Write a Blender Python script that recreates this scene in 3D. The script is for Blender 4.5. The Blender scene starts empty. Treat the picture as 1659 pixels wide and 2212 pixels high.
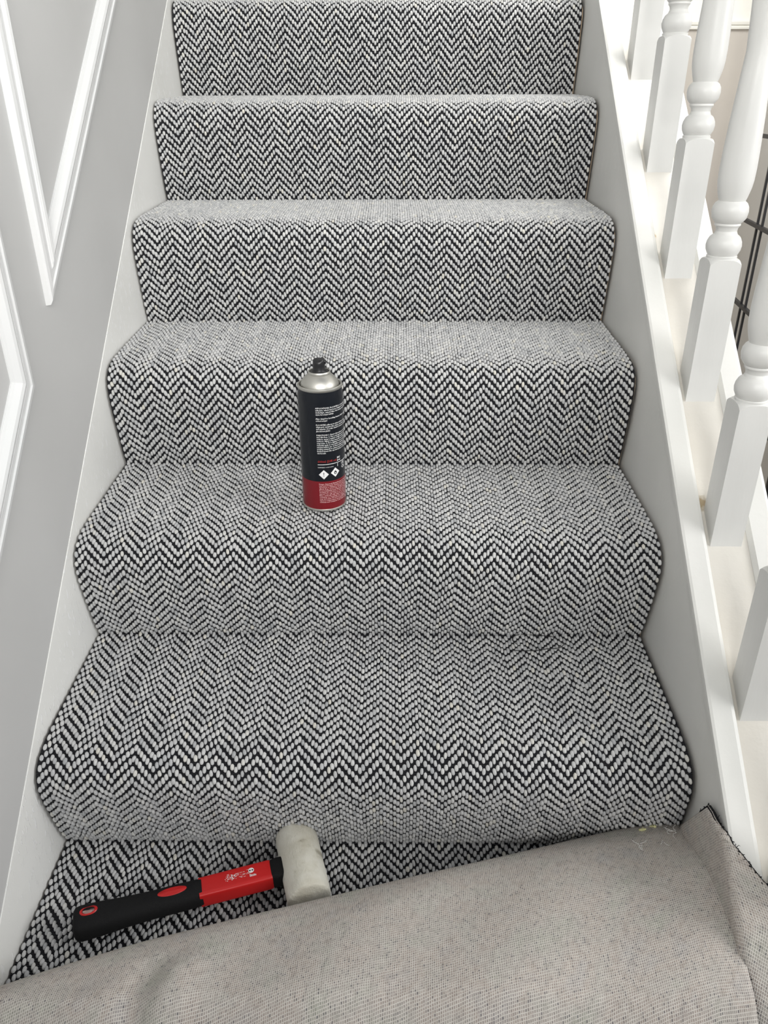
import bpy, bmesh, math, random
import numpy as np
from mathutils import Vector, Matrix
random.seed(7); rng = np.random.default_rng(7)
S = bpy.context.scene
COL = S.collection

# ---------------------------------------------------------------- camera
FPX = 1694.64
FW = Vector((-0.01329, 0.88611, -0.46328)); RT = Vector((0.99990, 0.01313, -0.00367))
UP = RT.cross(FW).normalized()
CAM = Vector((0.0385, -0.7341, 0.8907))
cd = bpy.data.cameras.new('camera'); cam = bpy.data.objects.new('camera', cd); COL.objects.link(cam)
cd.sensor_fit = 'VERTICAL'; cd.sensor_height = 24.0; cd.lens = 24.0 * FPX / 2212.0
cd.clip_start = 0.02
cam.matrix_world = Matrix(((RT.x, UP.x, -FW.x, CAM.x), (RT.y, UP.y, -FW.y, CAM.y), (RT.z, UP.z, -FW.z, CAM.z), (0, 0, 0, 1)))
S.camera = cam

# ---------------------------------------------------------------- light and exposure
S.view_settings.view_transform = 'Standard'; S.view_settings.look = 'None'
S.view_settings.exposure = 0.13; S.view_settings.gamma = 1.0; S.view_settings.use_curve_mapping = False
w = bpy.data.worlds.new('daylight'); S.world = w; w.use_nodes = True
WN = w.node_tree; bgn = WN.nodes['Background']; bgn.inputs[1].default_value = 1.0
_tc = WN.nodes.new('ShaderNodeTexCoord'); _sp = WN.nodes.new('ShaderNodeSeparateXYZ'); _rp = WN.nodes.new('ShaderNodeValToRGB')
WN.links.new(_tc.outputs['Generated'], _sp.inputs[0]); WN.links.new(_sp.outputs[2], _rp.inputs[0]); WN.links.new(_rp.outputs[0], bgn.inputs[0])
_rp.color_ramp.elements[0].position = 0.0; _rp.color_ramp.elements[0].color = (.20, .21, .22, 1)
_rp.color_ramp.elements[1].position = 0.3; _rp.color_ramp.elements[1].color = (.62, .65, .68, 1)
_e = _rp.color_ramp.elements.new(0.75); _e.color = (.22, .23, .245, 1)
def area(name, loc, target, sx, sy, power, col=(1, 1, 1), spread=180):
    l = bpy.data.lights.new(name, 'AREA'); l.shape = 'RECTANGLE'; l.size = sx; l.size_y = sy; l.energy = power; l.color = col; l.spread = math.radians(spread)
    o = bpy.data.objects.new(name, l); COL.objects.link(o); o.location = loc
    o.rotation_euler = (Vector(target) - Vector(loc)).to_track_quat('-Z', 'Y').to_euler()
    return o
area('front_window_light', (0.35, -1.9, 1.75), (0.1, 1.0, 2.00), 1.2, 1.0, 33, (1.0, 0.985, 0.95), 105)
area('landing_window_light', (0.8, 0.9, 3.0), (-0.2, 0.5, 0.4), 1.2, 1.2, 2, (1.0, 0.99, 0.97))
area('side_fill_light', (2.7, -0.5, 1.7), (-0.4, 0.5, 0.5), 1.6, 1.4, 56, (1.0, 0.99, 0.98))  # added to brighten the left wall and string; its source is unseen
area('hall_fill_light', (0.78, 0.9, 2.1), (1.37, 2.1, 0.4), 0.5, 0.8, 19, (1.0, 0.99, 0.97), 140)  # added fill for the under-lit hall walls, no window stands here

# ---------------------------------------------------------------- measures of the stair
W = 0.82; G = 0.22507; R = 0.18068; SL = R / G; ANG = math.atan(SL); XL = -0.41; XR = 0.41

# ---------------------------------------------------------------- helpers
def mesh_obj(name, verts, faces, mat=None, parent=None, smooth=True, sharp=None):
    me = bpy.data.meshes.new(name); me.from_pydata([tuple(v) for v in verts], [], faces); me.update()
    if smooth: me.polygons.foreach_set('use_smooth', [True] * len(me.polygons))
    if sharp is not None: me.set_sharp_from_angle(angle=math.radians(sharp))
    if mat: me.materials.append(mat)
    o = bpy.data.objects.new(name, me); COL.objects.link(o)
    if parent: o.parent = parent
    return o
def tag(o, label=None, cat=None, group=None, kind=None):
    if label: o['label'] = label
    if cat: o['category'] = cat
    if group: o['group'] = group
    if kind: o['kind'] = kind
    return o
def empty(name, loc, rz=0):
    o = bpy.data.objects.new(name, None); COL.objects.link(o); o.location = loc; o.rotation_euler = (0, 0, rz); o.empty_display_size = 0.02
    return o
def bevel(o, wd, seg=2):
    m = o.modifiers.new('bevel', 'BEVEL'); m.width = wd; m.segments = seg; m.limit_method = 'ANGLE'; m.harden_normals = False
    return o
def box(x0, x1, y0, y1, z0, z1):
    v = [(x0, y0, z0), (x1, y0, z0), (x1, y1, z0), (x0, y1, z0), (x0, y0, z1), (x1, y0, z1), (x1, y1, z1), (x0, y1, z1)]
    f = [(0, 3, 2, 1), (4, 5, 6, 7), (0, 1, 5, 4), (1, 2, 6, 5), (2, 3, 7, 6), (3, 0, 4, 7)]
    return v, f
def lathe(prof, seg=48, cap=True):
    v = []; f = []
    for (z, r) in prof:
        for i in range(seg):
            a = 2 * math.pi * i / seg; v.append((r * math.cos(a), r * math.sin(a), z))
    for j in range(len(prof) - 1):
        for i in range(seg):
            k = (i + 1) % seg; f.append((j * seg + i, j * seg + k, (j + 1) * seg + k, (j + 1) * seg + i))
    if cap:
        f.append(tuple(reversed(range(seg)))); n = (len(prof) - 1) * seg; f.append(tuple(range(n, n + seg)))
    return v, f
def tube(path, r, seg=8):
    v = []; f = []; n = len(path); P = [Vector(p) for p in path]
    for i, p in enumerate(P):
        d = (P[min(i + 1, n - 1)] - P[max(i - 1, 0)]).normalized()
        a = d.orthogonal().normalized() if i == 0 else (pa - d * pa.dot(d)).normalized()
        pa = a; b = d.cross(a); rr = r[i] if isinstance(r, (list, tuple)) else r
        for k in range(seg):
            t = 2 * math.pi * k / seg; v.append(p + (a * math.cos(t) + b * math.sin(t)) * rr)
    for i in range(n - 1):
        for k in range(seg):
            q = (k + 1) % seg; f.append((i * seg + k, i * seg + q, (i + 1) * seg + q, (i + 1) * seg + k))
    f.append(tuple(reversed(range(seg)))); f.append(tuple(range((n - 1) * seg, n * seg)))
    return v, f
def join(*parts):
    V = []; F = []
    for v, f in parts:
        n = len(V); V += list(v); F += [tuple(i + n for i in q) for q in f]
    return V, F
def fixn(v, f):
    bm = bmesh.new(); q = [bm.verts.new(p) for p in v]
    for t in f: bm.faces.new([q[i] for i in t])
    bm.verts.index_update(); bmesh.ops.recalc_face_normals(bm, faces=bm.faces)
    f = [tuple(x.index for x in p.verts) for p in bm.faces]; bm.free(); return v, f
def sweep_slope(poly, y0, y1):
    """closed polygon of (x, offset above the pitch line) swept along the stair slope"""
    n = len(poly); v = []; f = []
    for y in (y0, y1):
        for (x, o) in poly: v.append((x, y, o + SL * y))
    for i in range(n):
        k = (i + 1) % n; f.append((i, k, n + k, n + i))
    f.append(tuple(reversed(range(n)))); f.append(tuple(range(n, 2 * n)))
    return fixn(v, f)

# ---------------------------------------------------------------- materials
def mat(name, col=(.8, .8, .8), rough=.5, metal=0.0, spec=0.5, coat=0.0):
    m = bpy.data.materials.new(name); m.use_nodes = True; b = m.node_tree.nodes['Principled BSDF']
    b.inputs['Base Color'].default_value = (*col, 1); b.inputs['Roughness'].default_value = rough
    b.inputs['Metallic'].default_value = metal; b.inputs['Specular IOR Level'].default_value = spec
    b.inputs['Coat Weight'].default_value = coat
    return m, m.node_tree.nodes, m.node_tree.links, b
def noise(N, L, scale, detail=3, coord='Object', sc=None, rough=.5):
    tc = N.new('ShaderNodeTexCoord'); n = N.new('ShaderNodeTexNoise'); n.inputs['Scale'].default_value = scale
    n.inputs['Detail'].default_value = detail; n.inputs['Roughness'].default_value = rough
    if sc:
        mp = N.new('ShaderNodeMapping'); mp.inputs['Scale'].default_value = sc; L.new(tc.outputs[coord], mp.inputs[0]); L.new(mp.outputs[0], n.inputs['Vector'])
    else: L.new(tc.outputs[coord], n.inputs['Vector'])
    return n
def ramp(N, L, src, stops):
    r = N.new('ShaderNodeValToRGB'); L.new(src, r.inputs[0]); e = r.color_ramp.elements
    while len(e) < len(stops): e.new(0.5)
    for i, (p, c) in enumerate(stops): e[i].position = p; e[i].color = (*c, 1) if len(c) == 3 else c
    return r
def bump(N, L, b, src, strength, dist):
    bp = N.new('ShaderNodeBump'); bp.inputs['Strength'].default_value = strength; bp.inputs['Distance'].default_value = dist
    L.new(src, bp.inputs['Height']); L.new(bp.outputs[0], b.inputs['Normal']); return bp

def paint(name, c1, c2, rough=.45, sc=None, bs=.15, dirt=False):
    m, N, L, b = mat(name, c1, rough)
    n = noise(N, L, 6, 4); r = ramp(N, L, n.outputs[0], [(.35, c1), (.7, c2)])
    L.new(r.outputs[0], b.inputs['Base Color'])
    n2 = noise(N, L, 60, 3, sc=sc); bump(N, L, b, n2.outputs[0], bs, .002)
    return m, N, L, b, r
M = {}
M['wall'] = paint('grey_wall_paint', (.545, .545, .54), (.565, .565, .56), .55, None, .08)[0]
M['gloss'] = paint('white_gloss_paint', (.70, .70, .68), (.75, .75, .73), .38, (1, 1, .25), .25)[0]
M['rail_paint'] = paint('cream_white_paint', (.69, .69, .66), (.74, .735, .71), .42, None, .2)[0]
M['moulding'] = paint('moulding_paint', (.70, .71, .71), (.74, .74, .74), .4, None, .1)[0]
M['taupe'] = paint('taupe_wall_paint', (.47, .435, .395), (.49, .455, .41), .6, None, .05)[0]
M['cream'] = paint('cream_wall_paint', (.74, .73, .68), (.77, .76, .71), .6, None, .05)[0]
M['hall'] = paint('pale_hall_paint', (.70, .685, .65), (.72, .705, .67), .6, None, .05)[0]

# string paint with raised flecks left by brushing and old glue
m, N, L, b, r = paint('worn_string_paint', (.84, .84, .81), (.89, .89, .865), .34, (1, 1, .3), .3)
n = noise(N, L, 75, 2, sc=(1, 3.0, .8), rough=.6)
patch = noise(N, L, 7, 2)
pr = ramp(N, L, patch.outputs[0], [(.36, (0, 0, 0)), (.50, (1, 1, 1))])
fr = ramp(N, L, n.outputs[0], [(.60, (0, 0, 0)), (.63, (1, 1, 1))])
mu = N.new('ShaderNodeMath'); mu.operation = 'MULTIPLY'; L.new(pr.outputs[0], mu.inputs[0]); L.new(fr.outputs[0], mu.inputs[1])
mx = N.new('ShaderNodeMix'); mx.data_type = 'RGBA'; L.new(mu.outputs[0], mx.inputs[0]); L.new(r.outputs[0], mx.inputs[6]); mx.inputs[7].default_value = (.95, .95, .94, 1)
L.new(mx.outputs[2], b.inputs['Base Color']); bump(N, L, b, mu.outputs[0], .6, .001)
M['string'] = m
# channel floor with gritty cracks and a few bare spots
m, N, L, b, r = paint('chalky_cream_paint', (.64, .61, .55), (.70, .68, .63), .5, None, .3)
ge = N.new('ShaderNodeNewGeometry'); gn = noise(N, L, 160, 3)
def near(p, rad):
    d = N.new('ShaderNodeVectorMath'); d.operation = 'DISTANCE'; L.new(ge.outputs['Position'], d.inputs[0]); d.inputs[1].default_value = p
    a = N.new('ShaderNodeMath'); a.operation = 'MULTIPLY_ADD'; L.new(gn.outputs[0], a.inputs[0]); a.inputs[1].default_value = .012; L.new(d.outputs['Value'], a.inputs[2])
    mr = N.new('ShaderNodeMapRange'); L.new(a.outputs[0], mr.inputs[0]); mr.inputs[1].default_value = rad + .009; mr.inputs[2].default_value = rad + .003; return mr.outputs[0]
gx = N.new('ShaderNodeSeparateXYZ'); L.new(ge.outputs['Position'], gx.inputs[0])
gl = N.new('ShaderNodeMapRange'); L.new(gx.outputs[0], gl.inputs[0]); gl.inputs[1].default_value = .4462; gl.inputs[2].default_value = .4430
gr_ = ramp(N, L, gn.outputs[0], [(.50, (0, 0, 0)), (.60, (1, 1, 1))])
gm = N.new('ShaderNodeMath'); gm.operation = 'MULTIPLY'; L.new(gl.outputs[0], gm.inputs[0]); L.new(gr_.outputs[0], gm.inputs[1])
m1 = N.new('ShaderNodeMix'); m1.data_type = 'RGBA'; L.new(gm.outputs[0], m1.inputs[0]); L.new(r.outputs[0], m1.inputs[6]); m1.inputs[7].default_value = (.36, .31, .23, 1)
m2 = N.new('ShaderNodeMix'); m2.data_type = 'RGBA'; L.new(near((.447, .205, .4148), .009), m2.inputs[0]); L.new(m1.outputs[2], m2.inputs[6]); m2.inputs[7].default_value = (.33, .26, .16, 1)
m3 = N.new('ShaderNodeMix'); m3.data_type = 'RGBA'; L.new(near((.445, .565, .7036), .003), m3.inputs[0]); L.new(m2.outputs[2], m3.inputs[6]); m3.inputs[7].default_value = (.42, .30, .14, 1)
L.new(m3.outputs[2], b.inputs['Base Color'])
M['infill'] = m
m, N, L, b = mat('floor_boards', (.30, .24, .18), .45); n = noise(N, L, 3, 4, sc=(8, 1, 1)); rr_ = ramp(N, L, n.outputs[0], [(.3, (.24, .19, .14)), (.7, (.36, .30, .23))]); L.new(rr_.outputs[0], b.inputs['Base Color'])
M['floor'] = m
m, N, L, b = mat('bare_wood', (.45, .33, .22), .7); n = noise(N, L, 20, 3, sc=(1, 6, 6)); r_ = ramp(N, L, n.outputs[0], [(.3, (.38, .27, .17)), (.7, (.52, .40, .28))]); L.new(r_.outputs[0], b.inputs['Base Color'])
M['wood'] = m
m, N, L, b = mat('black_metal', (.012, .012, .014), .42); n = noise(N, L, 90, 2); bump(N, L, b, n.outputs[0], .1, .001); M['black_metal'] = m

# carpet
m, N, L, b = mat('black_weave', (.012, .012, .014), .9, spec=.2)
tc = N.new('ShaderNodeTexCoord'); uvn = N.new('ShaderNodeUVMap'); uvn.uv_map = 'UVMap'
wv = N.new('ShaderNodeTexWave'); wv.wave_type = 'BANDS'; wv.bands_direction = 'Y'; wv.inputs['Scale'].default_value = 150; wv.inputs['Distortion'].default_value = 1.0
L.new(uvn.outputs[0], wv.inputs['Vector'])
r_ = ramp(N, L, wv.outputs[0], [(.55, (.006, .006, .008)), (.95, (.045, .046, .052))]); L.new(r_.outputs[0], b.inputs['Base Color'])
bump(N, L, b, wv.outputs[0], .8, .0012)
M['weave'] = m
m, N, L, b = mat('pale_wool_loops', (.6, .6, .6), .95, spec=.1)
at = N.new('ShaderNodeAttribute'); at.attribute_name = 'tone'
r_ = ramp(N, L, at.outputs['Fac'], [(0, (.42, .43, .44)), (.45, (.56, .562, .565)), (.8, (.65, .65, .64)), (1, (.68, .66, .60))])
nz = noise(N, L, 900, 2, sc=(3, .5, .5)); mx = N.new('ShaderNodeMix'); mx.data_type = 'RGBA'; mx.blend_type = 'MULTIPLY'; mx.inputs[0].default_value = .55
L.new(r_.outputs[0], mx.inputs[6]); rz_ = ramp(N, L, nz.outputs[0], [(.3, (.6, .6, .6)), (.65, (1.15, 1.15, 1.15))]); L.new(rz_.outputs[0], mx.inputs[7])
L.new(mx.outputs[2], b.inputs['Base Color']); bump(N, L, b, nz.outputs[0], .6, .0008)
M['loops'] = m

# woven backing: pale scrim grid over felted speckled cells, laid out in the sheet's own UV metres
m, N, L, b = mat('woven_backing', (.5, .47, .43), .9, spec=.15)
uvn = N.new('ShaderNodeUVMap'); uvn.uv_map = 'UVMap'
wob = N.new('ShaderNodeTexNoise'); wob.inputs['Scale'].default_value = 60; wob.inputs['Detail'].default_value = 2; L.new(uvn.outputs[0], wob.inputs['Vector'])
mm = N.new('ShaderNodeVectorMath'); mm.operation = 'MULTIPLY_ADD'; L.new(wob.outputs['Color'], mm.inputs[0]); mm.inputs[1].default_value = (.0022, .0022, 0); L.new(uvn.outputs[0], mm.inputs[2])
sc_ = N.new('ShaderNodeVectorMath'); sc_.operation = 'MULTIPLY'; L.new(mm.outputs[0], sc_.inputs[0]); sc_.inputs[1].default_value = (1 / .0022, 1 / .0026, 1)
fl = N.new('ShaderNodeVectorMath'); fl.operation = 'FLOOR'; L.new(sc_.outputs[0], fl.inputs[0])
wn = N.new('ShaderNodeTexWhiteNoise'); wn.noise_dimensions = '2D'; L.new(fl.outputs[0], wn.inputs['Vector'])
cell = ramp(N, L, wn.outputs['Value'], [(0, (.17, .16, .16)), (.05, (.24, .225, .215)), (.14, (.31, .285, .26)), (.5, (.36, .33, .30)), (1, (.42, .39, .355))])
tint = N.new('ShaderNodeTexNoise'); tint.inputs['Scale'].default_value = 22; tint.inputs['Detail'].default_value = 3; L.new(uvn.outputs[0], tint.inputs['Vector'])
tr = ramp(N, L, tint.outputs[0], [(.3, (.90, 1.0, .92)), (.45, (1, 1, 1)), (.55, (1.03, .96, .93)), (.72, (.90, .93, 1.0))])
c1 = N.new('ShaderNodeMix'); c1.data_type = 'RGBA'; c1.blend_type = 'MULTIPLY'; c1.inputs[0].default_value = 1; L.new(cell.outputs[0], c1.inputs[6]); L.new(tr.outputs[0], c1.inputs[7])
frc = N.new('ShaderNodeVectorMath'); frc.operation = 'FRACTION'; L.new(sc_.outputs[0], frc.inputs[0])
sp = N.new('ShaderNodeSeparateXYZ'); L.new(frc.outputs[0], sp.inputs[0])
def edge(out, wd):
    a = N.new('ShaderNodeMath'); a.operation = 'SUBTRACT'; L.new(out, a.inputs[0]); a.inputs[1].default_value = .5
    a2 = N.new('ShaderNodeMath'); a2.operation = 'ABSOLUTE'; L.new(a.outputs[0], a2.inputs[0])
    a3 = N.new('ShaderNodeMapRange'); L.new(a2.outputs[0], a3.inputs[0]); a3.inputs[1].default_value = wd; a3.inputs[2].default_value = .5
    return a3.outputs[0]
ex = edge(sp.outputs[0], .22); ey = edge(sp.outputs[1], .26)
mxm = N.new('ShaderNodeMath'); mxm.operation = 'MAXIMUM'; L.new(ex, mxm.inputs[0]); L.new(ey, mxm.inputs[1])
fade = N.new('ShaderNodeTexNoise'); fade.inputs['Scale'].default_value = 120; L.new(uvn.outputs[0], fade.inputs['Vector'])
fm = N.new('ShaderNodeMath'); fm.operation = 'MULTIPLY'; L.new(mxm.outputs[0], fm.inputs[0]); L.new(fade.outputs[0], fm.inputs[1])
fm2 = N.new('ShaderNodeMath'); fm2.operation = 'MULTIPLY'; fm2.use_clamp = True; L.new(fm.outputs[0], fm2.inputs[0]); fm2.inputs[1].default_value = 2.2
c2 = N.new('ShaderNodeMix'); c2.data_type = 'RGBA'; L.new(fm2.outputs[0], c2.inputs[0]); L.new(c1.outputs[2], c2.inputs[6]); c2.inputs[7].default_value = (.65, .615, .57, 1)
L.new(c2.outputs[2], b.inputs['Base Color']); bump(N, L, b, mxm.outputs[0], .5, .0008)
M['backing'] = m

# ---------------------------------------------------------------- setting
def struct(name, v, f, mt, sharp=30):
    o = mesh_obj(name, v, f, mt, smooth=False); o['kind'] = 'structure'; return o
FLOOR_Z = -3 * R
struct('floor', *box(-.6, 1.5, -3.4, 2.7, FLOOR_Z - .05, FLOOR_Z), M['floor'])
struct('wall_left', *box(-.52, -.4110, -3.4, 2.7, FLOOR_Z, 3.2), M['wall'])
struct('wall_right', *box(1.37, 1.45, .2, 2.7, FLOOR_Z, 3.2), M['hall'])
o = struct('wall_back', *box(.41, 1.45, 2.6, 2.7, FLOOR_Z, 1.120), M['taupe'])
o = struct('wall_back_upper', *box(-.52, 1.45, 2.6, 2.7, 1.120, 3.2), M['cream'])
# rail moulding across the back wall
pf = [(0, 0), (.012, 0), (.014, .006), (.010, .010), (.016, .014), (.018, .022), (.012, .027), (0, .028)]
v = []; f = []
for x in (.41, 1.37):
    for (d, z) in pf: v.append((x, 2.6 - d, 1.118 + z))
n = len(pf)
for i in range(n): f.append((i, (i + 1) % n, n + (i + 1) % n, n + i))
struct('trim_3', v, f, M['cream'])

# panel moulding frames on the left wall
def frame(name, corners, fl):
    prof = [(0, 0), (.0005, .007), (.003, .0095), (.009, .0105), (.0105, .0085), (.020, .0088), (.0215, .0108), (.0235, .0100), (.0245, .0115), (.029, .0125), (.033, .0110), (.0385, .0050), (.042, .0025), (.042, 0)]
    P = [Vector(c) for c in corners]; n = len(P); rings = []
    for i in range(n):
        a = (P[i] - P[i - 1]).normalized(); bb = (P[(i + 1) % n] - P[i]).normalized()
        na = Vector((-a.y, a.x)); nb = Vector((-bb.y, bb.x)); k = (na + nb); k = k / (k.dot(na))
        rings.append([P[i] + k * wd for wd, h in prof])
    v = []; f = []; m_ = len(prof)
    for rg in rings:
        for (q, (wd, h)) in zip(rg, prof): v.append((-.4115 + h, q.x, q.y))
    for i in range(n):
        j = (i + 1) % n
        for k in range(m_ - 1): f.append((i * m_ + k, j * m_ + k, j * m_ + k + 1, i * m_ + k + 1))
    o = mesh_obj(name, v, f, M['moulding'], smooth=False); o['kind'] = 'structure'; return o
s2 = .822
frame('trim_1', [(.279, .6595), (1.29, .6595 + 1.011 * s2), (1.29, 1.35 + 1.011 * s2), (.279, 1.35)], 1)
frame('trim_2', [(-1.0, .5826 - 1.185 * .87), (.185, .5826), (.185, 1.27), (-1.0, 1.27 - 1.185 * .87)], 1)

# ---------------------------------------------------------------- staircase
st = empty('staircase', (0, 0, FLOOR_Z))
tag(st, 'white painted staircase with narrow side strings climbing away under the chevron carpet', 'staircase')
def child(o, p):
    o.parent = p; o.matrix_parent_inverse = p.matrix_world.inverted(); return o
bpy.context.view_layer.update()
Y0, Y1 = -.62, 1.75
v, f = sweep_slope([(-.4150, -.30), (XL, -.30), (XL, .1925), (-.4103, .1932), (-.4150, .1933)], Y0, Y1)
o = child(mesh_obj('side_string', v, f, M['string'], smooth=False), st); o['label'] = 'off-white string with flecks against the grey wall'
v, f = sweep_slope([(.4125, -.30), (.4125, .246), (.4118, .2485), (.4115, .259), (.4118, .2640), (.4150, .2655), (.4370, .2660), (.4408, .2650), (.4425, .2610), (.4425, .246),
                    (.4995, .246), (.4998, .2500), (.5045, .2585), (.5300, .2600), (.5340, .2585), (.5355, .2540), (.5355, -.02), (.47, -.02), (.47, -.30)][::-1], Y0, Y1)
o = child(mesh_obj('side_string', v, f, M['rail_paint'], smooth=False), st); o['label'] = 'grooved white base rail under the balusters'
v, f = sweep_slope([(.4424, .244), (.4996, .244), (.4996, .2495), (.471, .2500), (.4424, .2495)], Y0, Y1)
o = child(mesh_obj('infill_strip', v, f, M['infill'], smooth=False), st); o['label'] = 'cream strip lying in the groove between balusters'
# treads and risers below the carpet
poly = [(-3 * G + .010, -3 * R)]
for k in range(-3, 7):
    a_ = 1.0 if k < 2 else .75
    poly += [(k * G + .010, k * R - (.010 if k > -3 else 0)), (k * G - .010 * a_, k * R + .075), (k * G - .019 * a_, k * R + .118), (k * G - .020 * a_, k * R + .138), (k * G - .014 * a_, k * R + .150),
             (k * G + .004, k * R + .1585), (k * G + .035, k * R + .1635)]
poly += [(7 * G, 7 * R - .010), (7 * G, 6 * R - .3), (-3 * G + .26, -3 * R)]
poly.pop(1)
n = len(poly); v = [(XL + .002, y, z) for y, z in poly] + [(XR - .000, y, z) for y, z in poly]
bm = bmesh.new(); a_ = [bm.verts.new(p) for p in v]
for i in range(n): bm.faces.new((a_[i], a_[(i + 1) % n], a_[n + (i + 1) % n], a_[n + i]))
bmesh.ops.recalc_face_normals(bm, faces=bm.faces)
me = bpy.data.meshes.new('steps'); bm.to_mesh(me); bm.free(); me.materials.append(M['wood'])
o = bpy.data.objects.new('steps', me); COL.objects.link(o); child(o, st)
# handrail above the balusters
v, f = sweep_slope([(.440, 1.085), (.500, 1.085), (.505, 1.10), (.498, 1.125), (.480, 1.135), (.460, 1.135), (.442, 1.125), (.435, 1.10)][::-1], Y0, Y1)
o = child(mesh_obj('handrail', v, f, M['gloss'], smooth=False), st)

# ---------------------------------------------------------------- balusters
PB = [(.1930, .0190), (.1958, .0193), (.1966, .0180), (.1990, .0195), (.2035, .0216), (.2088, .0224), (.2140, .0216), (.2185, .0195), (.2203, .0182), (.2215, .0166), (.2230, .0146), (.2268, .0131), (.2305, .0136), (.2328, .0152), (.2340, .0162), (.2355, .0162),
      (.2365, .0158), (.2385, .0180), (.2430, .0213), (.2505, .0226), (.2565, .0219), (.2610, .0195), (.2628, .0172), (.2636, .0163), (.2680, .0178), (.2735, .0193), (.2800, .0208), (.2885, .0218), (.3020, .0221), (.3200, .0217), (.3600, .0199), (.4100, .0168), (.4300, .0155)]
HT = .86; HW = .0203
def baluster_mesh():
    seg = 64; v = []; f = []
    def sq(a): return HW / max(abs(math.cos(a)), abs(math.sin(a)))
    def he(a): return .1925 - ((sq(a) - .0196) / .118) ** 2
    seq = [(-.02, 'c'), (.06, 'c'), (.12, 'c'), (.170, 'c')] + [(t / 7, 'e') for t in range(8)] + [(h, r) for h, r in PB]
    seq += [(HT - h, r) for h, r in reversed(PB)][1:] + [(t / 7, 'f') for t in range(7, -1, -1)] + [(HT - .17, 'c'), (HT - .06, 'c'), (HT + .02, 'c')]
    for idx, (h, r) in enumerate(seq):
        for i in range(seg):
            a = 2 * math.pi * i / seg; z = h
            if r == 'c': rad = sq(a)
            elif r in ('e', 'f'):
                z = he(a) + (.1925 - he(a)) * h; rad = .0196 + .118 * max(0, .1925 - z) ** .5
                if r == 'f': z = HT - z
            else: rad = r
            x, y = rad * math.cos(a), rad * math.sin(a)
            if idx == 0: z = -.012 + SL * (y + HW)
            if idx == len(seq) - 1: z = h + .01 + SL * y
            v.append((x, y, z))
    n = len(seq)
    for j in range(n - 1):
        for i in range(seg):
            k = (i + 1) % seg; f.append((j * seg + i, j * seg + k, (j + 1) * seg + k, (j + 1) * seg + i))
    f.append(tuple(reversed(range(seg)))); f.append(tuple(range((n - 1) * seg, n * seg)))
    return v, f
bv, bf = baluster_mesh()
bal0 = mesh_obj('baluster', bv, bf, M['gloss'], sharp=28)
pos = [-.190, -.0166, .1568, .3281, .4985, .6688, .8391, 1.011]
labs = ['white turned baluster barely seen at the right edge beside the loose carpet flap',
        'white baluster with broad square foot cut by the right edge, above the flap',
        'white turned baluster with a cracked shoulder, standing second in front of the black grid screen',
        'white turned baluster directly left of the black grid screen in the hall',
        'white turned baluster whose bulging vase rises in front of the taupe wall',
        'white turned baluster with square shoulder just under the rail moulding of the back wall',
        'white baluster showing only its square lower block, topmost foot in view',
        'uppermost white baluster, mostly cut off by the top of the frame']
lean = [0, 0, 0, 0, 0, 0, 0, 0]
for i, y in enumerate(pos[:8]):
    b_ = bal0 if i == 0 else bal0.copy()
    if i: COL.objects.link(b_)
    b_.location = (.4703, y + HW, .250 + SL * y); b_.rotation_euler = (0, 0, 0)
    tag(b_, labs[i], 'baluster', 'turned balusters along the right side of the stairs')

# ---------------------------------------------------------------- carpet
def path_points(k0, k1):
    prof = [(.0015, .0000), (-.0075, .020), (-.0175, .055), (-.0265, .090), (-.0318, .117), (-.0325, .133), (-.0280, .149), (-.0165, .1610), (.002, .1688), (.025, .1730), (.060, .1752), (.110, .1768), (.170, .1787), (.2150, .1800)]
    amp = {-3: 1, -2: 1, -1: 1.0, 0: 1.0, 1: .92, 2: .76, 3: .74, 4: .72, 5: .7, 6: .7}
    pts = []
    for k in range(k0, k1 + 1):
        for (y, z) in prof:
            yy = y * amp[k] if y < 0 else y
            pts.append((k * G + yy, k * R + z))
    return pts
raw = np.array(path_points(-2, 6)) 
def smooth_path(P, step=.0012):
    out = []
    n = len(P)
    for i in range(n - 1):
        p0 = P[max(i - 1, 0)]; p1 = P[i]; p2 = P[i + 1]; p3 = P[min(i + 2, n - 1)]
        cre1 = (i % 14 == 0); cre2 = ((i + 1) % 14 == 0)
        if cre1: p0 = p1 - (p2 - p1)
        if cre2: p3 = p2 + (p2 - p1)
        if i % 14 == 13: out += [p1 + (p2 - p1) * t for t in np.linspace(0, 1, 8, endpoint=False)]; continue
        m = max(4, int(np.linalg.norm(p2 - p1) / step))
        for t in np.linspace(0, 1, m, endpoint=False):
            out.append(.5 * ((2 * p1) + (-p0 + p2) * t + (2 * p0 - 5 * p1 + 4 * p2 - p3) * t * t + (-p0 + 3 * p1 - 3 * p2 + p3) * t ** 3))
    out.append(P[-1]); return np.array(out)
pp = smooth_path(raw); seglen = np.linalg.norm(np.diff(pp, axis=0), axis=1); arc = np.concatenate([[0], np.cumsum(seglen)])
su = np.arange(0, arc[-1], .003); PY = np.interp(su, arc, pp[:, 0]); PZ = np.interp(su, arc, pp[:, 1])
ty = np.gradient(PY); tz = np.gradient(PZ); tl = np.hypot(ty, tz); ty /= tl; tz /= tl; ny, nz_ = -tz, ty      # outward normal (up / towards camera)
DEP = .0022
by, bz = PY - ny * DEP, PZ - nz_ * DEP
CP = .0043; REP = .0142; NC = int((W - .004) / CP); xs0 = -NC * CP / 2
# base sheet
nb = len(su); nx = 2
V = np.zeros((nb, 2, 3)); V[:, 0] = np.stack([np.full(nb, XL + .0028), by, bz], 1); V[:, 1] = np.stack([np.full(nb, XR - .0028), by, bz], 1)
V = V.reshape(-1, 3); F = [(2 * i, 2 * i + 1, 2 * i + 3, 2 * i + 2) for i in range(nb - 1)]
lower_n = len(V)
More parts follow.
